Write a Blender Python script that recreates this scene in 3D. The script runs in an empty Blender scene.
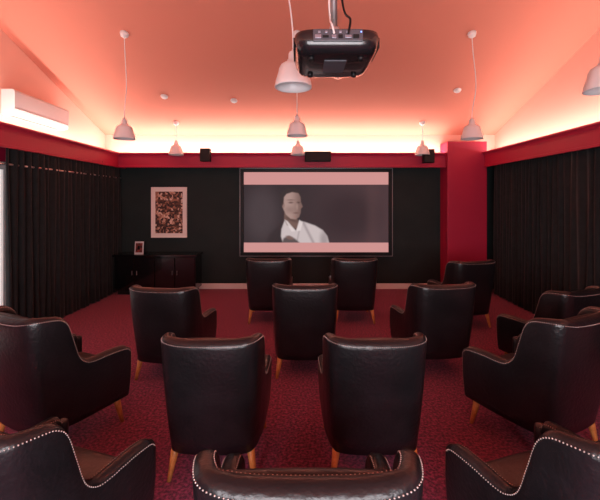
import bpy, bmesh, math, random
from mathutils import Vector, Matrix
random.seed(4)
scene = bpy.context.scene
COL = scene.collection
scene.view_settings.view_transform = 'Standard'

# ------------------------------------------------------------ materials
def mat(name, base, rough=0.5, metal=0.0, noise=None, bump=0.0, bscale=100, sheen=0.0, coat=0.0, spec=0.5, emit=None, estr=0.0):
    m = bpy.data.materials.new(name); m.use_nodes = True
    nt = m.node_tree; b = nt.nodes["Principled BSDF"]
    b.inputs["Base Color"].default_value = (*base, 1)
    b.inputs["Roughness"].default_value = rough
    b.inputs["Metallic"].default_value = metal
    b.inputs["Specular IOR Level"].default_value = spec
    b.inputs["Sheen Weight"].default_value = sheen
    b.inputs["Coat Weight"].default_value = coat
    if emit:
        b.inputs["Emission Color"].default_value = (*emit, 1)
        b.inputs["Emission Strength"].default_value = estr
    tc = nt.nodes.new("ShaderNodeTexCoord")
    if noise:
        c2, sc, lo, hi = noise
        n = nt.nodes.new("ShaderNodeTexNoise"); n.inputs["Scale"].default_value = sc
        n.inputs["Detail"].default_value = 4
        nt.links.new(tc.outputs["Object"], n.inputs["Vector"])
        r = nt.nodes.new("ShaderNodeValToRGB")
        r.color_ramp.elements[0].position = lo; r.color_ramp.elements[1].position = hi
        r.color_ramp.elements[0].color = (*base, 1); r.color_ramp.elements[1].color = (*c2, 1)
        nt.links.new(n.outputs["Fac"], r.inputs["Fac"])
        nt.links.new(r.outputs["Color"], b.inputs["Base Color"])
    if bump > 0:
        n2 = nt.nodes.new("ShaderNodeTexNoise"); n2.inputs["Scale"].default_value = bscale
        n2.inputs["Detail"].default_value = 3
        nt.links.new(tc.outputs["Object"], n2.inputs["Vector"])
        bp = nt.nodes.new("ShaderNodeBump"); bp.inputs["Strength"].default_value = bump
        bp.inputs["Distance"].default_value = 0.01
        nt.links.new(n2.outputs["Fac"], bp.inputs["Height"])
        nt.links.new(bp.outputs["Normal"], b.inputs["Normal"])
    return m

M_ceil = mat("ceiling_lit_pink", (0.69, 0.24, 0.165), 0.85, bump=0.05, bscale=60)  # white paint; pink bounce light is put into the base colour
M_wallup = mat("upper_wall_lit_pink", (0.78, 0.45, 0.355), 0.85, bump=0.05, bscale=60)  # same paint as the ceiling, set paler for the cove glow
M_red = mat("crimson_paint", (0.40, 0.009, 0.050), 0.55, bump=0.04, bscale=80)
M_trim = mat("cornice_paint", (0.46, 0.022, 0.07), 0.45)
M_dark = mat("charcoal_wall_paint", (0.012, 0.021, 0.021), 0.75, noise=((0.016, 0.027, 0.027), 3, .3, .7), bump=0.05, bscale=70, spec=.3)
M_carpet = mat("crimson_carpet", (0.10, 0.011, 0.040), 0.95, noise=((0.42, 0.052, 0.15), 48, .40, .66), bump=0.9, bscale=160, sheen=0.12)
M_base = mat("white_skirting_paint", (0.84, 0.84, 0.82), 0.4)
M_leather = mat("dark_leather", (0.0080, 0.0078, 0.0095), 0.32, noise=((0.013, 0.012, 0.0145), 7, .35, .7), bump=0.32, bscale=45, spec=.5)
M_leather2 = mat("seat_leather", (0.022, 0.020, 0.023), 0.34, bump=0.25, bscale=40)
M_stud = mat("nickel_nailhead", (0.60, 0.53, 0.50), 0.42, metal=0.6)
M_wood = mat("beech_leg", (0.74, 0.33, 0.10), 0.4, noise=((0.60, 0.23, 0.06), 25, .4, .6))
M_curt = mat("black_velvet", (0.0065, 0.009, 0.010), 0.85, noise=((0.010, 0.013, 0.014), 10, .4, .6), sheen=0.12, spec=.3)
M_black = mat("black_gloss", (0.006, 0.006, 0.007), 0.18, coat=0.4)
M_blackm = mat("black_matte", (0.006, 0.006, 0.007), 0.5, spec=.3)
M_proj = mat("projector_plastic", (0.012, 0.012, 0.014), 0.25, coat=0.3)
M_port = mat("port_panel", (0.07, 0.07, 0.085), 0.4)
M_portc = mat("port_connector", (0.32, 0.34, 0.42), 0.3, metal=0.7)
M_blue = mat("status_led", (0.1, 0.2, 1), 0.4, emit=(0.15, 0.3, 1), estr=3)
M_metal = mat("brushed_metal", (0.55, 0.52, 0.52), 0.35, metal=0.9)
M_alu = mat("screen_frame_edge", (0.22, 0.22, 0.23), 0.4, metal=0.4)
M_shade = mat("enamel_shade", (0.76, 0.77, 0.77), 0.35)
M_shadein = mat("shade_inner", (0.85, 0.84, 0.83), 0.5)
M_cord = mat("cord_rubber", (0.78, 0.77, 0.76), 0.6)
M_white = mat("white_plastic", (0.66, 0.68, 0.68), 0.35)
M_grey = mat("vent_grey", (0.20, 0.17, 0.16), 0.5)
M_led = mat("cove_led", (1, .9, .8), 0.5, emit=(1, .85, .75), estr=4)
M_lens = mat("lens_glass", (0.02, 0.02, 0.05), 0.05, coat=1)
M_mount = mat("art_mount", (0.86, 0.82, 0.76), 0.7)
M_pane = mat("frosted_window", (0.75, 0.72, 0.70), 0.3, emit=(0.9, 0.87, 0.85), estr=0.6)
M_grille = mat("speaker_cloth", (.02, .018, .018), .9, bump=.4, bscale=400)

# artwork
M_art = bpy.data.materials.new("mosaic_artwork"); M_art.use_nodes = True
nt = M_art.node_tree; b = nt.nodes["Principled BSDF"]; b.inputs["Roughness"].default_value = .6
tc = nt.nodes.new("ShaderNodeTexCoord")
v = nt.nodes.new("ShaderNodeTexVoronoi"); v.inputs["Scale"].default_value = 26
v.distance = 'CHEBYCHEV'
nt.links.new(tc.outputs["Object"], v.inputs["Vector"])
r = nt.nodes.new("ShaderNodeValToRGB"); r.color_ramp.interpolation = 'CONSTANT'
sep = nt.nodes.new("ShaderNodeSeparateColor")
nt.links.new(v.outputs["Color"], sep.inputs["Color"])
nt.links.new(sep.outputs["Red"], r.inputs["Fac"])
els = r.color_ramp.elements
els[0].position = 0; els[0].color = (.05, .02, .015, 1)
els[1].position = .3; els[1].color = (.34, .16, .10, 1)
for p, c in ((.5, (.12, .05, .03, 1)), (.68, (.60, .38, .27, 1)), (.85, (.03, .015, .015, 1)), (.93, (.75, .60, .48, 1))):
    e = els.new(p); e.color = c
nt.links.new(r.outputs["Color"], b.inputs["Base Color"])

# ------------------------------------------------------------ helpers
def empty(name, loc=(0, 0, 0), rz=0):
    e = bpy.data.objects.new(name, None); COL.objects.link(e)
    e.location = loc; e.rotation_euler = (0, 0, rz); e.empty_display_size = .1
    return e

def obj_from_bm(name, bm, m, parent=None, smooth=False, loc=None):
    me = bpy.data.meshes.new(name)
    bmesh.ops.recalc_face_normals(bm, faces=bm.faces)
    bm.to_mesh(me); bm.free()
    if m: me.materials.append(m)
    if smooth:
        for p in me.polygons: p.use_smooth = True
    o = bpy.data.objects.new(name, me); COL.objects.link(o)
    if parent: o.parent = parent
    if loc: o.location = loc
    return o

def bm_box(bm, x0, x1, y0, y1, z0, z1, bevel=0, seg=2):
    r = bmesh.ops.create_cube(bm, size=1)
    vs = r["verts"]
    for v in vs:
        v.co = Vector(((x0+x1)/2+v.co.x*(x1-x0), (y0+y1)/2+v.co.y*(y1-y0), (z0+z1)/2+v.co.z*(z1-z0)))
    if bevel > 0:
        es = list({e for v in vs for e in v.link_edges})
        bmesh.ops.bevel(bm, geom=es, offset=bevel, segments=seg, affect='EDGES', profile=0.5)

def box(name, x0, x1, y0, y1, z0, z1, m, parent=None, bevel=0, seg=2, smooth=False):
    bm = bmesh.new(); bm_box(bm, x0, x1, y0, y1, z0, z1, bevel, seg)
    return obj_from_bm(name, bm, m, parent, smooth)

def lathe(name, prof, m, parent=None, n=32, loc=None, smooth=True, axis='Z'):
    bm = bmesh.new(); rings = []
    for (r_, z) in prof:
        ring = []
        for i in range(n):
            a = 2*math.pi*i/n
            if axis == 'Z': co = (r_*math.cos(a), r_*math.sin(a), z)
            else: co = (r_*math.cos(a), z, r_*math.sin(a))
            ring.append(bm.verts.new(co))
        rings.append(ring)
    for a_, b_ in zip(rings[:-1], rings[1:]):
        for i in range(n):
            bm.faces.new((a_[i], a_[(i+1) % n], b_[(i+1) % n], b_[i]))
    bm.faces.new(rings[0]); bm.faces.new(rings[-1])
    return obj_from_bm(name, bm, m, parent, smooth, loc)

def tube(name, pts, rad, m, parent=None):
    cu = bpy.data.curves.new(name, 'CURVE'); cu.dimensions = '3D'
    cu.bevel_depth = rad; cu.bevel_resolution = 3
    sp = cu.splines.new('NURBS'); sp.points.add(len(pts)-1)
    for p, q in zip(sp.points, pts): p.co = (*q, 1)
    sp.use_endpoint_u = True; sp.order_u = min(4, len(pts))
    cu.materials.append(m)
    o = bpy.data.objects.new(name, cu); COL.objects.link(o)
    if parent: o.parent = parent
    return o

# ------------------------------------------------------------ room
WX = 3.95; YB = 7.5; YR = -1.5; RIDGE_Y = 3.0; ZE = 3.12; SL = 0.357
ZR = ZE + SL*(YB-RIDGE_Y)
def ceil_z(y): return ZE+SL*(YB-y) if y >= RIDGE_Y else ZR-SL*(RIDGE_Y-y)
box("floor", -WX-.1, WX+.1, YR-.1, YB+.1, -.1, 0, M_carpet)
# gabled ceiling (two slopes, solid)
bm = bmesh.new()
T = .1
prof = [(YR-.1, ceil_z(YR-.1)), (RIDGE_Y, ZR), (YB+.1, ceil_z(YB+.1))]
vs = {}
for sx in (-1, 1):
    for k, (y, z) in enumerate(prof):
        vs[(sx, k, 0)] = bm.verts.new((sx*(WX+.1), y, z)); vs[(sx, k, 1)] = bm.verts.new((sx*(WX+.1), y, z+T))
for k in (0, 1):
    for h in (0, 1):
        bm.faces.new((vs[(-1, k, h)], vs[(1, k, h)], vs[(1, k+1, h)], vs[(-1, k+1, h)]))
    for sx in (-1, 1):
        bm.faces.new((vs[(sx, k, 0)], vs[(sx, k+1, 0)], vs[(sx, k+1, 1)], vs[(sx, k, 1)]))
for k in (0, 2):
    bm.faces.new((vs[(-1, k, 0)], vs[(1, k, 0)], vs[(1, k, 1)], vs[(-1, k, 1)]))
obj_from_bm("ceiling", bm, M_ceil)

def wall_side(name, x):
    s = 1 if x > 0 else -1
    bm = bmesh.new()
    ZS = 2.5
    def prism(pts, mi):
        a = [bm.verts.new((x, y, z)) for y, z in pts]; c = [bm.verts.new((x+s*.1, y, z)) for y, z in pts]
        fs = [bm.faces.new(a), bm.faces.new(c)]
        n = len(pts)
        for i in range(n): fs.append(bm.faces.new((a[i], a[(i+1) % n], c[(i+1) % n], c[i])))
        for f in fs: f.material_index = mi
    prism([(YR, 0), (YB, 0), (YB, ZS), (YR, ZS)], 0)
    prism([(YR, ZS), (YB, ZS), (YB, ceil_z(YB)), (RIDGE_Y, ZR), (YR, ceil_z(YR))], 1)
    o = obj_from_bm(name, bm, M_red); o.data.materials.append(M_wallup)
wall_side("wall_left", -WX); wall_side("wall_right", WX)
def wall_end(name, y0, y1, mlow):
    bm = bmesh.new()
    bm_box(bm, -WX, WX, y0, y1, 0, 2.55)
    for f in bm.faces: f.material_index = 0
    n = len(bm.faces)
    bm_box(bm, -WX, WX, y0, y1, 2.55, ZE)
    bm.faces.ensure_lookup_table()
    for f in bm.faces[n:]: f.material_index = 1
    o = obj_from_bm(name, bm, mlow); o.data.materials.append(M_wallup)
wall_end("wall_back", YB, YB+.1, M_dark)
wall_end("wall_rear", YR-.1, YR, M_red)

# cornice pelmets with moulded profile; profile in (inward offset from wall, z)
def cornice(name, kind, a0, a1, depth, wallpos):
    prof = [(0.0, 2.66), (depth-.06, 2.66), (depth-.06, 2.72), (depth+.0, 2.72), (depth+.0, 2.70), (depth-.012, 2.685),
            (depth-.03, 2.675), (depth-.045, 2.65), (depth-.05, 2.62), (depth-.05, 2.47), (depth-.035, 2.465), (depth-.035, 2.435),
            (depth-.09, 2.435), (depth-.09, 2.60), (0.0, 2.60)]
    bm = bmesh.new(); ends = []
    for a in (a0, a1):
        ring = []
        for d, z in prof:
            if kind == 'L': co = (wallpos+d, a, z)
            elif kind == 'R': co = (wallpos-d, a, z)
            elif kind == 'B': co = (a, wallpos-d, z)
            else: co = (a, wallpos+d, z)
            ring.append(bm.verts.new(co))
        ends.append(ring)
    n = len(prof)
    for i in range(n):
        f = bm.faces.new((ends[0][i], ends[0][(i+1) % n], ends[1][(i+1) % n], ends[1][i]))
        if i == 0: f.material_index = 1
        if 2 <= i <= 6: f.material_index = 2
    bm.faces.new(ends[0]); bm.faces.new(ends[1])
    o = obj_from_bm(name, bm, M_red); o.data.materials.append(M_wallup); o.data.materials.append(M_trim)
cornice("trim_1", 'L', YR, YB, .45, -WX)
cornice("trim_2", 'R', YR, YB, .45, WX)
cornice("trim_3", 'B', -WX+.40, WX-.40, .32, YB)
cornice("trim_4", 'F', -WX+.40, WX-.40, .32, YR)

# corner column (red pier)
bm = bmesh.new()
bm_box(bm, 2.84, 3.60, 7.12, YB-.001, 0, 2.93, .01, 2)
obj_from_bm("column", bm, M_red)
box("baseboard_back", -WX, 2.84, YB-.022, YB, 0, .11, M_base, bevel=.004)
box("baseboard_left", -WX, -WX+.02, YR, YB-.03, 0, .11, M_base)
box("baseboard_right", WX-.02, WX, YR, YB-.03, 0, .11, M_base)

# cove LED strips (on the ledge; the rear light is added fill)
def area(name, loc, rot, sx, sy, power, color):
    l = bpy.data.lights.new(name, 'AREA'); l.shape = 'RECTANGLE'; l.size = sx; l.size_y = sy
    l.energy = power; l.color = color
    o = bpy.data.objects.new(name, l); COL.objects.link(o); o.location = loc; o.rotation_euler = rot
    return o
CC = (1.0, .84, .78)
P = math.pi
area("cove_light_back", (0, YB-.17, 2.69), (P, 0, 0), 7.2, .05, 90, CC)
area("cove_light_left", (-WX+.22, 3.2, 2.69), (P, 0, 0), .05, 8.4, 76, CC)
area("cove_light_right", (WX-.22, 3.2, 2.69), (P, 0, 0), .05, 8.4, 76, CC)
area("fill_light_rear", (0, YR+.17, 2.69), (P, 0, 0), 7.2, .05, 50, CC)  # unseen rear cove, added to help fill the room
box("led_strip_back", -3.6, 2.68, YB-.18, YB-.16, 2.661, 2.675, M_led)
box("led_strip_left", -WX+.21, -WX+.23, YR+.5, YB-.5, 2.661, 2.675, M_led)
box("led_strip_right", WX-.23, WX-.21, YR+.5, YB-.5, 2.661, 2.675, M_led)

# added rear window (behind the viewer), carries fill light
w = empty("fill_window", (0, YR, 0))
for nm, a in (("pane", (-1.6, 1.6, .0, .03, .9, 2.2)),):
    box(nm, *a, M_pane, w)
for nm, a in (("frame_top", (-1.68, 1.68, 0, .06, 2.2, 2.28)), ("frame_bottom", (-1.68, 1.68, 0, .08, .82, .9)),
              ("frame_l", (-1.68, -1.6, 0, .06, .9, 2.2)), ("frame_r", (1.6, 1.68, 0, .06, .9, 2.2)), ("mullion", (-.03, .03, .0, .06, .9, 2.2))):
    box(nm, *a, M_base, w)
area("window_fill_light", (0, YR+.12, 1.55), (P/2, 0, 0), 3.1, 1.2, 155, (.98, .92, .96))  # fill added to lift the chair backs

# ------------------------------------------------------------ curtains
def curtain(name, x, y0, y1, seed):
    rnd = random.Random(seed)
    bm = bmesh.new()
    n = int((y1-y0)/.012); zs = [0.02, .3, .8, 1.3, 1.8, 2.2, 2.42, 2.5]
    ph = 0; phs = []
    w_ = 2*P/.115
    for i in range(n+1):
        w_ += rnd.uniform(-3, 3); w_ = max(42, min(68, w_)); ph += w_*(y1-y0)/n; phs.append(ph)
    amps = [.035+.018*math.sin(i*.013*3+seed) for i in range(n+1)]
    rows = []
    s = 1 if x < 0 else -1
    for z in zs:
        row = []
        for i in range(n+1):
            y = y0+(y1-y0)*i/n
            k = 1.1 - .35*(z/2.5)
            dx = amps[i]*k*math.sin(phs[i]) + .012*math.sin(phs[i]*.37+z*1.5)
            row.append(bm.verts.new((x+s*dx, y+.01*math.cos(phs[i]*.5+z), z)))
        rows.append(row)
    for a, b_ in zip(rows[:-1], rows[1:]):
        for i in range(n): bm.faces.new((a[i], a[i+1], b_[i+1], b_[i]))
    o = obj_from_bm(name, bm, M_curt, smooth=True)
    md = o.modifiers.new("thick", 'SOLIDIFY'); md.thickness = .004
    return o
curtain("curtain", -3.60, 4.52, 7.43, 1)
curtain("curtain", 3.70, 2.2, 7.06, 2)
for x, y0, y1 in ((-3.60, 4.42, 7.45),):
    e = empty("curtain_rod")
    tube("rod", [(x, y0, 2.24), (x, (y0+y1)/2, 2.24), (x, y1, 2.24)], .012, M_metal, e)
    lathe("finial", [(.002, -.05), (.02, -.035), (.03, 0), (.02, .02), (.002, .03)], M_metal, e, 16, (x, y0, 2.24), axis='Y')
w = empty("window_1", (-WX, 3.4, 0))
box("pane", 0, .03, -.9, 1.45, .1, 2.2, M_pane, w)
for nm, a in (("frame_top", (0, .06, -1, 1.55, 2.2, 2.3)), ("frame_a", (0, .06, 1.45, 1.55, .0, 2.2)), ("frame_b", (0, .06, -1, -.9, .0, 2.2)), ("mullion", (0, .05, .22, .30, .1, 2.2))):
    box(nm, *a, M_base, w)

# ------------------------------------------------------------ armchair
ctrl = [  # top x, top y, bot x, bot y, height, thickness
 (.352, .385, .318, .36, .560, .078),
 (.362, .34, .320, .32, .590, .080),
 (.364, .20, .320, .20, .602, .080),
 (.360, .07, .318, .08, .600, .078),
 (.355, .00, .315, .02, .612, .074),
 (.350, -.055, .312, -.03, .665, .070),
 (.345, -.095, .308, -.065, .790, .066),
 (.342, -.130, .304, -.09, .900, .066),
 (.338, -.175, .300, -.12, .945, .068),
 (.330, -.24, .290, -.17, .960, .072),
 (.308, -.315, .268, -.225, .968, .084),
 (.262, -.360, .225, -.255, .968, .098),
 (.170, -.382, .14, -.272, .962, .108),
 (.0, -.392, .0, -.278, .962, .112)]
full = ctrl + [(-c[0], c[1], -c[2], c[3], c[4], c[5]) for c in reversed(ctrl[:-1])]
def cr(p0, p1, p2, p3, t):
    return tuple(.5*((2*b)+(-a+c)*t+(2*a-5*b+4*c-d)*t*t+(-a+3*b-3*c+d)*t**3) for a, b, c, d in zip(p0, p1, p2, p3))
st = []
for i in range(len(full)-1):
    p0 = full[max(i-1, 0)]; p3 = full[min(i+2, len(full)-1)]
    for k in range(6): st.append(cr(p0, full[i], full[i+1], p3, k/6))
st.append(full[-1])
ZB = .20; HF = .97
def section(i, tk=1.0, fwd=0.0, drop=0.0):
    x, y, bx, by, H, T_ = st[i]
    a = st[max(i-1, 0)]; c = st[min(i+1, len(st)-1)]
    t = Vector((c[0]-a[0], c[1]-a[1])).normalized()
    nrm = Vector((t.y, -t.x))
    if nrm.dot(Vector((0, 0.05))-Vector((x, y))) < 0: nrm = -nrm
    fw = -t if i < len(st)//2 else t
    R_ = T_/2; H = H-drop
    out = []
    def P_(s, z):
        f = (z-ZB)/(HF-ZB)
        px = bx+(x-bx)*f; py = by+(y-by)*f
        s2 = R_+(s-R_)*tk
        return Vector((px+nrm.x*s2+fw.x*fwd, py+nrm.y*s2+fw.y*fwd, z))
    for k in range(8):
        z = ZB+(H-R_-ZB)*k/7
        out.append(P_(0-.008*math.sin(P*k/7), z))
    for k in range(1, 8):
        a_ = P*k/8
        out.append(P_(R_-R_*math.cos(a_), H-R_+R_*math.sin(a_)))
    for k in range(6):
        z = H-R_-(H-R_-ZB)*k/5
        out.append(P_(T_, z))
    return out
def build_shell():
    bm = bmesh.new(); secs = []
    N = len(st)
    caps = [(math.cos(a), math.sin(a)) for a in (1.42, 1.1, .75, .4)]
    for c_, s_ in caps: secs.append(section(0, c_, .038*s_, .02*(1-c_)))
    for i in range(N): secs.append(section(i))
    for c_, s_ in reversed(caps): secs.append(section(N-1, c_, .038*s_, .02*(1-c_)))
    rings = [[bm.verts.new(p) for p in s] for s in secs]
    for a, b_ in zip(rings[:-1], rings[1:]):
        n = len(a)
        for i in range(n): bm.faces.new((a[i], a[(i+1) % n], b_[(i+1) % n], b_[i]))
    bm.faces.new(rings[0]); bm.faces.new(rings[-1])
    return bm
CH = {}
def mk(name, bm, m, smooth=True):
    me = bpy.data.meshes.new(name); bmesh.ops.recalc_face_normals(bm, faces=bm.faces)
    bm.to_mesh(me); bm.free(); me.materials.append(m)
    if smooth:
        for p in me.polygons: p.use_smooth = True
    return me
CH["shell"] = mk("shell", build_shell(), M_leather)
def puff(x0, x1, y0, y1, z0, z1, bev, m, name, lean=0.0, crown=0.0):
    bm = bmesh.new()
    bm_box(bm, x0, x1, y0, y1, z0, z1, bev, 4)
    bmesh.ops.subdivide_edges(bm, edges=[e for e in bm.edges if e.calc_length() > .12], cuts=6, use_grid_fill=True)
    cx, cy = (x0+x1)/2, (y0+y1)/2
    for v in bm.verts:
        fx = 1-((v.co.x-cx)/((x1-x0)/2))**2; fy = 1-((v.co.y-cy)/((y1-y0)/2))**2
        if v.co.z > (z0+z1)/2: v.co.z += crown*max(fx, 0)*(max(fy, 0) if lean == 0 else 1)
        v.co.y -= lean*(v.co.z-z0)
    return mk(name, bm, m)
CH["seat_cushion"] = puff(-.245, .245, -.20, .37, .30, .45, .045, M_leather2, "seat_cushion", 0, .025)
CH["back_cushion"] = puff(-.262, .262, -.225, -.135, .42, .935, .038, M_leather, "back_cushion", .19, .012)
bm = bmesh.new(); bm_box(bm, -.262, .262, -.19, .355, .20, .31, .012)
CH["seat_rail"] = mk("seat_rail", bm, M_leather, False)
# legs
bm = bmesh.new()
for sx in (-1, 1):
    for sy in (-1, 1):
        rs = []
        n = 12
        x_t, y_t = sx*.25, (.30 if sy > 0 else -.20)
        for z, r_, o_ in ((.215, .028, 0), (.12, .023, .014), (0.0, .014, .034)):
            rs.append([bm.verts.new((x_t+sx*o_+r_*math.cos(2*P*i/n), y_t+sy*o_+r_*math.sin(2*P*i/n), z)) for i in range(n)])
        for a, b_ in zip(rs[:-1], rs[1:]):
            for i in range(n): bm.faces.new((a[i], a[(i+1) % n], b_[(i+1) % n], b_[i]))
        bm.faces.new(rs[0]); bm.faces.new(rs[-1])
CH["legs"] = mk("legs", bm, M_wood)
def studs(idx):
    N = len(st)
    pts = [section(i)[idx] for i in range(N)]
    a0 = section(0, .7, .03, .006); a1 = section(N-1, .7, .03, .006)
    down0 = [a0[k] for k in (1, 2, 3, 4, 5, 6, 7)]
    down1 = [a1[k] for k in (7, 6, 5, 4, 3, 2, 1)]
    if idx < 10: pts = down0+pts+down1
    out = []; acc = 0; sp = .0125
    out.append(pts[0])
    for a, b_ in zip(pts[:-1], pts[1:]):
        L = (b_-a).length
        while acc+L >= sp:
            t = (sp-acc)/L; a = a+(b_-a)*t; out.append(a.copy()); L = (b_-a).length; acc = 0
        acc += L
    return out
bm = bmesh.new()
for p in studs(8):
    bmesh.ops.create_icosphere(bm, subdivisions=1, radius=.0033, matrix=Matrix.Translation(p))
for p in studs(13):
    bmesh.ops.create_icosphere(bm, subdivisions=1, radius=.0028, matrix=Matrix.Translation(p))
CH["nailheads"] = mk("nailheads", bm, M_stud)

# x, y, rotation, scale x, scale y, scale z
chairs = [(-.46, 5.62, 0, 1, 1, 1), (.80, 5.62, 0, 1, 1, 1), (2.36, 5.40, 12, 1, 1, 1),
          (-1.33, 3.90, -8, 1, 1, .99), (.05, 3.97, 0, 1, 1, 1), (1.43, 4.00, 8, 1, 1, 1), (2.56, 3.75, 20, 1, 1, 1),
          (-.56, 2.60, -1, .97, 1, .985), (.48, 2.60, 1, .98, 1, .985), (-1.86, 2.82, -25, 1.04, 1.04, 1.06), (1.80, 2.80, 25, 1.04, 1.04, 1.06),
          (.025, 1.44, 0, 1.14, 1.0, 1.0), (-1.17, 1.64, -18, 1, 1, 1.02), (1.16, 1.60, 18, 1, 1, 1.02)]
for (x, y, rz, sx, sy, sz) in chairs:
    e = empty("leather_armchair", (x, y, 0), math.radians(rz)); e.scale = (sx, sy, sz)
    for nm, me in CH.items():
        o = bpy.data.objects.new(nm, me); COL.objects.link(o); o.parent = e

# ------------------------------------------------------------ projection screen
SX0, SX1, SZ0, SZ1 = -1.20, 1.85, .68, 2.43
e = empty("projection_screen", ((SX0+SX1)/2, YB-.04, (SZ0+SZ1)/2))
hw, hh = (SX1-SX0)/2, (SZ1-SZ0)/2; fb = .07
box("frame_top", -hw, hw, -.035, .035, hh-fb, hh, M_blackm, e, .006)
box("frame_bottom", -hw, hw, -.035, .035, -hh, -hh+fb, M_blackm, e, .006)
box("frame_left", -hw, -hw+fb, -.035, .035, -hh+fb, hh-fb, M_blackm, e, .006)
box("frame_right", hw-fb, hw, -.035, .035, -hh+fb, hh-fb, M_blackm, e, .006)
ed = .012
box("edge_top", -hw-ed, hw+ed, -.038, .03, hh, hh+ed, M_alu, e)
box("edge_bottom", -hw-ed, hw+ed, -.038, .03, -hh-ed, -hh, M_alu, e)
box("edge_left", -hw-ed, -hw, -.038, .03, -hh, hh, M_alu, e)
box("edge_right", hw, hw+ed, -.038, .03, -hh, hh, M_alu, e)
box("backing", -hw+fb, hw-fb, -.005, .03, -hh+fb, hh-fb, M_blackm, e)
NX, NZ = 286, 164
pw, ph_ = 2*(hw-fb), 2*(hh-fb)
def sm(d, w_=.8):
    t = max(0, min(1, .5-d/(2*w_))); return t*t*(3-2*t)
def ell(x, y, cx, cy, a, b, rot=0):
    c, s = math.cos(rot), math.sin(rot); dx, dy = x-cx, y-cy
    X, Y = c*dx+s*dy, -s*dx+c*dy
    return (math.sqrt((X/a)**2+(Y/b)**2)-1)*min(a, b)
def poly(x, y, pts):
    d = 1e9; ins = False; n = len(pts)
    for i in range(n):
        x1, y1 = pts[i]; x2, y2 = pts[(i+1) % n]
        ex, ey = x2-x1, y2-y1; wx, wy = x-x1, y-y1
        t = max(0, min(1, (wx*ex+wy*ey)/(ex*ex+ey*ey)))
        d = min(d, math.hypot(wx-ex*t, wy-ey*t))
        if (y1 > y) != (y2 > y) and x < (x2-x1)*(y-y1)/(y2-y1)+x1: ins = not ins
    return -d if ins else d
def mix(a, b, t): return tuple(p+(q-p)*t for p, q in zip(a, b))
face_p = [(281.6, 197), (284, 192.5), (291, 190.5), (298, 192), (300.4, 197), (300.8, 202), (302.6, 206.5), (300.8, 208.6), (300.6, 212.5), (299, 217), (295.5, 219.3), (290.5, 218.5), (286, 214.5), (283.4, 209), (282, 204)]
hair_p = [(280.6, 203), (279.8, 196.5), (281.5, 191.5), (287, 188.3), (294, 187.6), (299.4, 189.8), (301, 194.5), (298.5, 193), (292, 192), (286.5, 193.8), (284, 197), (283.6, 203), (282.2, 206)]
neck_p = [(284.5, 210), (296.5, 217.5), (299, 223), (296.5, 229), (287, 225), (284, 219)]
shirt_p = [(283, 243), (281, 236), (281.5, 229), (284.5, 220.5), (288, 222.5), (296, 231), (299.5, 220.8), (305, 222), (315, 225.5), (322.5, 230), (327, 236), (329, 243)]
jack_p = [(266, 243), (270, 234), (276, 228), (283, 222), (283, 243)]
def picture(x, y):
    band = (.62, .29, .275)  # blank white screen: pink room light painted in as emission
    if y < 184.3 or y > 242.3:
        return band
    c = mix((.036, .026, .030), (.068, .038, .043), sm(-(x-330), 45))
    c = mix(c, (.072, .054, .060), .75*sm(ell(x, y, 262, 214, 16, 26), 9))
    c = mix(c, (.028, .018, .022), .7*sm(ell(x, y, 350, 215, 26, 22), 12))
    c = mix(c, (.085, .045, .048), .5*sm(abs(x-372)-5, 5))
    c = mix(c, (.035, .025, .028), .8*sm(poly(x, y, jack_p), 2))
    c = mix(c, (.58, .49, .49), sm(poly(x, y, shirt_p), 1.0))
    c = mix(c, (.27, .215, .225), .75*sm(abs((x-308)-(y-232)*.5)-1.2, 1.8)*sm(poly(x, y, shirt_p)))
    c = mix(c, (.30, .245, .25), .7*sm(abs((x-298)+(y-236)*.2)-.6, 1.2)*sm(230-y, 2)*sm(poly(x, y, shirt_p)))
    c = mix(c, (.27, .215, .225), .7*sm(ell(x, y, 324, 239, 4, 8), 3)*sm(poly(x, y, shirt_p)))
    c = mix(c, (.17, .10, .085), sm(poly(x, y, neck_p)))
    c = mix(c, (.08, .045, .040), .7*sm(ell(x, y, 292, 219.5, 6, 1.6, .35), 1.5))
    f = mix((.40, .26, .23), (.20, .12, .105), sm(-(x-295), 6))
    c = mix(c, f, sm(poly(x, y, face_p)))
    c = mix(c, (.08, .044, .040), .8*sm(ell(x, y, 290.8, 202.4, 2.2, .9), .8))
    c = mix(c, (.06, .034, .030), .8*sm(ell(x, y, 298.2, 202.4, 1.5, .9), .8))
    c = mix(c, (.10, .055, .048), .7*sm(ell(x, y, 290.6, 199.8, 3.0, .6), .7))
    c = mix(c, (.20, .12, .105), .5*sm(ell(x, y, 290, 209.5, 4, 3), 3))
    c = mix(c, (.42, .28, .24), .5*sm(ell(x, y, 296.9, 206.3, 1.0, 3), .9))
    c = mix(c, (.13, .06, .055), .8*sm(ell(x, y, 296, 212.8, 2.6, .6), .6))
    c = mix(c, (.26, .16, .14), .9*sm(ell(x, y, 283.4, 205.2, 1.3, 2.6), .7))
    c = mix(c, (.042, .030, .030), sm(poly(x, y, hair_p)))
    c = mix(c, (.74, .64, .63), .8*sm(poly(x, y, [(284.6, 219.5), (287.5, 221), (296, 231), (291.5, 231.5)]), .8))
    c = mix(c, (.74, .64, .63), .8*sm(poly(x, y, [(299.2, 219.8), (302.6, 222), (300.5, 230.5), (296, 231)]), .8))
    c = mix(c, (.05, .032, .032), .9*sm(poly(x, y, [(282, 243), (283.5, 238), (289, 235.5), (295, 238.5), (300, 243)]), 1.2))
    c = mix(c, (.20, .115, .10), .8*sm(ell(x, y, 289.5, 237.5, 4.0, 1.8, .3)))
    return c
bm = bmesh.new(); grid = []; cols = []
for j in range(NZ+1):
    row = []
    for i in range(NX+1):
        row.append(bm.verts.new((-pw/2+pw*i/NX, -.008, -ph_/2+ph_*j/NZ)))
        cols.append(picture(244+144*i/NX, 252-80*j/NZ))
    grid.append(row)
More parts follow.
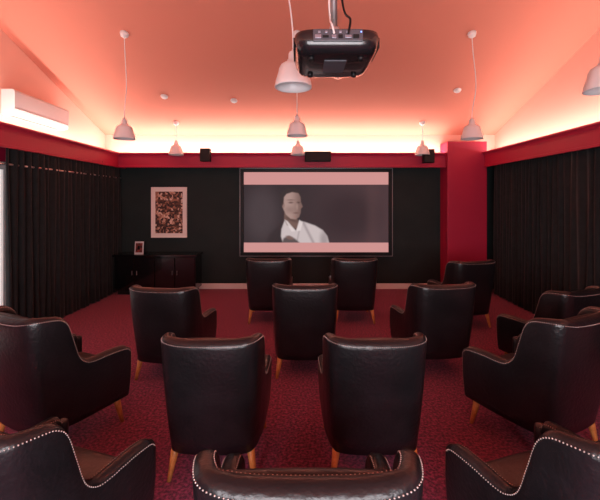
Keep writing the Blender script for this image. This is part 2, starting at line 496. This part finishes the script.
for j in range(NZ):
    for i in range(NX): bm.faces.new((grid[j][i], grid[j][i+1], grid[j+1][i+1], grid[j+1][i]))
M_pic = bpy.data.materials.new("projected_film"); M_pic.use_nodes = True
nt = M_pic.node_tree; b = nt.nodes["Principled BSDF"]
b.inputs["Base Color"].default_value = (.02, .02, .02, 1); b.inputs["Roughness"].default_value = .9
b.inputs["Specular IOR Level"].default_value = .05
at = nt.nodes.new("ShaderNodeAttribute"); at.attribute_name = "film"
nt.links.new(at.outputs["Color"], b.inputs["Emission Color"]); b.inputs["Emission Strength"].default_value = 1.0
me = bpy.data.meshes.new("film_picture"); bm.to_mesh(me); bm.free()
ca = me.color_attributes.new("film", 'FLOAT_COLOR', 'POINT')
buf = []
for c in cols: buf += [c[0], c[1], c[2], 1]
ca.data.foreach_set("color", buf)
me.materials.append(M_pic)
o = bpy.data.objects.new("film_picture", me); COL.objects.link(o); o.parent = e

# ------------------------------------------------------------ framed art
e = empty("framed_artwork", (-2.645, YB-.02, 1.55))
for nm, a in (("frame_t", (-.36, .36, -.02, .02, .49, .51)), ("frame_b", (-.36, .36, -.02, .02, -.51, -.49)),
              ("frame_l", (-.36, -.34, -.02, .02, -.49, .49)), ("frame_r", (.34, .36, -.02, .02, -.49, .49))):
    box(nm, *a, M_mount, e, .003)
box("mount", -.34, .34, -.008, .018, -.49, .49, M_mount, e)
box("print", -.275, .275, -.012, -.008, -.42, .42, M_art, e)

# ------------------------------------------------------------ cabinet
e = empty("black_sideboard", (-2.75, 7.22, 0))
box("carcass", -.77, .77, -.20, .24, .08, .72, M_black, e, .006)
box("top", -.80, .80, -.23, .25, .72, .76, M_black, e, .008)
box("plinth", -.72, .72, -.17, .22, 0, .08, M_blackm, e)
for k in range(4):
    x0 = -.76+k*.38
    box("door_panel_%d" % (k+1), x0+.006, x0+.374, -.222, -.20, .10, .70, M_black, e, .005)
    box("handle_%d" % (k+1), x0+(.33 if k % 2 == 0 else .04), x0+(.338 if k % 2 == 0 else .048), -.24, -.222, .38, .46, M_alu, e, .003)
e = empty("photo_frame", (-3.10, 7.12, .76))
o = box("frame", -.085, .085, -.008, .008, 0, .24, M_white, e, .003); o.rotation_euler = (-.12, 0, 0)
o = box("picture", -.065, .065, -.0105, -.008, .03, .21, mat("photo_print", (.35, .05, .04), .4, noise=((.05, .02, .02), 18, .4, .6)), e); o.rotation_euler = (-.12, 0, 0)
o = box("stand", -.02, .02, .02, .03, 0, .16, M_blackm, e); o.rotation_euler = (.25, 0, 0)

# ------------------------------------------------------------ speakers on back cornice
def speaker(x, w_, h_, z):
    e = empty("wall_speaker", (x, 7.10, z))
    box("cabinet", -w_/2, w_/2, -.08, .06, -h_/2, h_/2, M_blackm, e, .015, 3)
    box("grille", -w_/2+.015, w_/2-.015, -.088, -.08, -h_/2+.015, h_/2-.015, M_grille, e, .002)
    box("bracket", -.02, .02, .06, .15, -.03, .03, M_blackm, e)
speaker(-1.81, .19, .25, 2.66); speaker(.34, .50, .19, 2.63); speaker(2.46, .20, .26, 2.64)

# ------------------------------------------------------------ air conditioner
e = empty("air_conditioner", (-WX, 5.45, 3.10))
bm = bmesh.new()
pr = [(0, -.165), (.10, -.165), (.15, -.150), (.172, -.125), (.18, -.08), (.18, .135), (.17, .158), (.15, .17), (0, .17)]
rings = [[bm.verts.new((a, yy, c)) for a, c in pr] for yy in (-.56, .58)]
n = len(pr)
for i in range(n): bm.faces.new((rings[0][i], rings[0][(i+1) % n], rings[1][(i+1) % n], rings[1][i]))
bm.faces.new(rings[0]); bm.faces.new(rings[1])
obj_from_bm("casing", bm, M_white, e)
box("outlet_slot", .03, .10, -.48, .50, -.169, -.163, M_grey, e, .001)
box("panel_seam", .179, .182, -.55, .57, -.085, -.079, M_grey, e)
for k in range(6): box("intake_slat_%d" % (k+1), .03+k*.02, .04+k*.02, -.53, .55, .169, .174, M_grey, e)

# ------------------------------------------------------------ pendant lamps
def pendant(x, y, ztop_shade, sway=.03, rx=0, ry=0):
    zc = ceil_z(y+ry)
    e = empty("pendant_lamp", (x, y, 0))
    zt = ztop_shade
    lathe("canopy", [(.055, 0.02), (.055, -.01), (.045, -.045), (.02, -.06), (.008, -.065)], M_shade, e, 24, (rx, ry, zc+.0))
    L = zc-zt
    tube("cord", [(rx, ry, zc-.03), (rx*.9+sway*.2, ry*.9, zc-.25*L), (rx*.4+sway, ry*.4, zc-.5*L), (sway*.9, 0, zc-.75*L), (0, 0, zt+.12*L), (0, 0, zt-.01)], .006, M_cord, e)
    pr = [(.010, 0), (.014, -.015), (.030, -.022), (.036, -.035), (.038, -.075), (.046, -.082), (.048, -.095), (.070, -.105),
          (.092, -.12), (.106, -.145), (.113, -.18), (.122, -.21), (.132, -.24), (.138, -.275), (.138, -.285), (.133, -.285),
          (.126, -.245), (.112, -.212), (.098, -.185), (.085, -.135), (.03, -.11)]
    lathe("shade", pr, M_shade, e, 40, (0, 0, zt))
    lathe("bulb", [(.005, -.12), (.03, -.14), (.04, -.17), (.03, -.20), (.005, -.215)], M_shadein, e, 20, (0, 0, zt))
for x, y, zt, sw in ((-2.36, 7.05, 2.94, .0), (2.33, 7.05, 2.94, .01), (-.04, 7.05, 2.94, 0), (-2.35, 4.95, 2.90, .03), (2.30, 4.95, 2.90, .06), (-.04, 4.95, 2.94, 0), (-.05, 2.75, 2.92, -.06), (2.27, 2.75, 2.90, .03)):
    pendant(x, y, zt, sw)

def fitting(name, x, y):
    o = lathe(name, [(.06, .02), (.06, -.012), (.045, -.03), (.02, -.034), (.002, -.034)], M_shade, None, 24, (x, y, ceil_z(y)))
    o.rotation_euler = (-math.atan(SL), 0, 0)
fitting("smoke_detector", -2.3, 6.27); fitting("motion_sensor", -1.14, 6.38); fitting("smoke_detector", 2.6, 6.11)

# ------------------------------------------------------------ projector
PX, PY, PZ = .19, 2.08, 2.615
e = empty("ceiling_projector", (PX, PY, PZ))
bm = bmesh.new()
layers = [(-.066, .165, .175), (-.060, .192, .205), (-.03, .214, .226), (.015, .226, .230), (.042, .220, .222), (.055, .19, .20), (.058, .16, .17)]
rings = []
for z, a, b_ in layers:
    ring = []
    for i in range(48):
        t = 2*P*i/48; cx, sx_ = math.cos(t), math.sin(t)
        x = a*math.copysign(abs(cx)**.35, cx); y = b_*math.copysign(abs(sx_)**.35, sx_)
        ring.append(bm.verts.new((x, y, z)))
    rings.append(ring)
for a, b_ in zip(rings[:-1], rings[1:]):
    for i in range(48): bm.faces.new((a[i], a[(i+1) % 48], b_[(i+1) % 48], b_[i]))
bm.faces.new(rings[0]); bm.faces.new(rings[-1])
obj_from_bm("body", bm, M_proj, e, True)
box("rear_panel", -.125, .125, -.237, -.215, -.022, .038, M_port, e, .004)
for k, (x, w_, h_) in enumerate(((-.10, .03, .018), (-.062, .03, .012), (-.02, .022, .018), (.012, .022, .018), (.05, .032, .014), (.09, .03, .02))):
    box("port_%d" % (k+1), x-w_/2, x+w_/2, -.241, -.236, .000-h_/2, .000+h_/2, M_portc if k % 2 == 0 else M_blackm, e, .001)
for k in range(5): box("jack_%d" % (k+1), -.10+k*.035, -.088+k*.035, -.240, -.236, .018, .028, M_portc, e, .001)
box("status_light", .112, .118, -.239, -.235, .02, .026, M_blue, e)
for s in (-1, 1):
    for k in range(7): box("vent_%d" % (k+1), s*.21-.003 + (s*.012), s*.21+.003+(s*.012), -.15+k*.03, -.135+k*.03, -.02, .03, M_blackm, e)
box("base_plate", -.06, .06, -.10, .08, -.072, -.065, M_port, e, .002)
for sx in (-1, 1):
    for sy in (-1, 1): lathe("foot", [(.014, -.080), (.016, -.068), (.016, -.06)], M_blackm, e, 16, (sx*.13, sy*.13, 0))
lathe("lens_ring", [(.002, .262), (.045, .262), (.052, .258), (.055, .22)], M_lens, e, 32, (.05, 0, .0), axis='Y')
box("mount_plate", -.07, .07, -.07, .07, .070, .080, M_metal, e, .002)
for k, (sx, sy) in enumerate(((-1, -1), (-1, 1), (1, -1), (1, 1))):
    tube("mount_arm_%d" % (k+1), [(sx*.04, sy*.04, .09), (sx*.09, sy*.09, .085), (sx*.13, sy*.12, .056)], .007, M_metal, e)
box("mount_joint", -.028, .028, -.028, .028, .08, .15, M_metal, e, .006)
top = ceil_z(PY)-PZ
lathe("pole", [(.02, .12), (.02, top)], M_metal, e, 24)
lathe("ceiling_plate", [(.07, top-.03), (.07, top+.03)], M_metal, e, 24)
tube("cable", [(.03, -.0, top-.05), (.035, -.01, .9), (.03, -.02, .4), (.05, -.06, .18), (.07, -.2, .12), (.06, -.25, .06), (.05, -.245, .01)], .006, M_blackm, e)
tube("cable_loop", [(-.02, .0, .5), (-.035, -.02, .3), (-.02, -.06, .14), (-.04, -.2, .10), (-.03, -.255, .05), (-.02, -.245, .01)], .005, M_cord, e)

# ------------------------------------------------------------ world & camera
w = bpy.data.worlds.new("World"); scene.world = w; w.use_nodes = True
w.node_tree.nodes["Background"].inputs[0].default_value = (.6, .4, .38, 1)
w.node_tree.nodes["Background"].inputs[1].default_value = .2
cam = bpy.data.cameras.new("camera"); co = bpy.data.objects.new("camera", cam); COL.objects.link(co)
co.location = (0, 0, 1.8); co.rotation_euler = (P/2, 0, 0)
cam.sensor_width = 36; cam.lens = 36*370/600; cam.shift_y = -50/600; cam.clip_start = .05
scene.camera = co
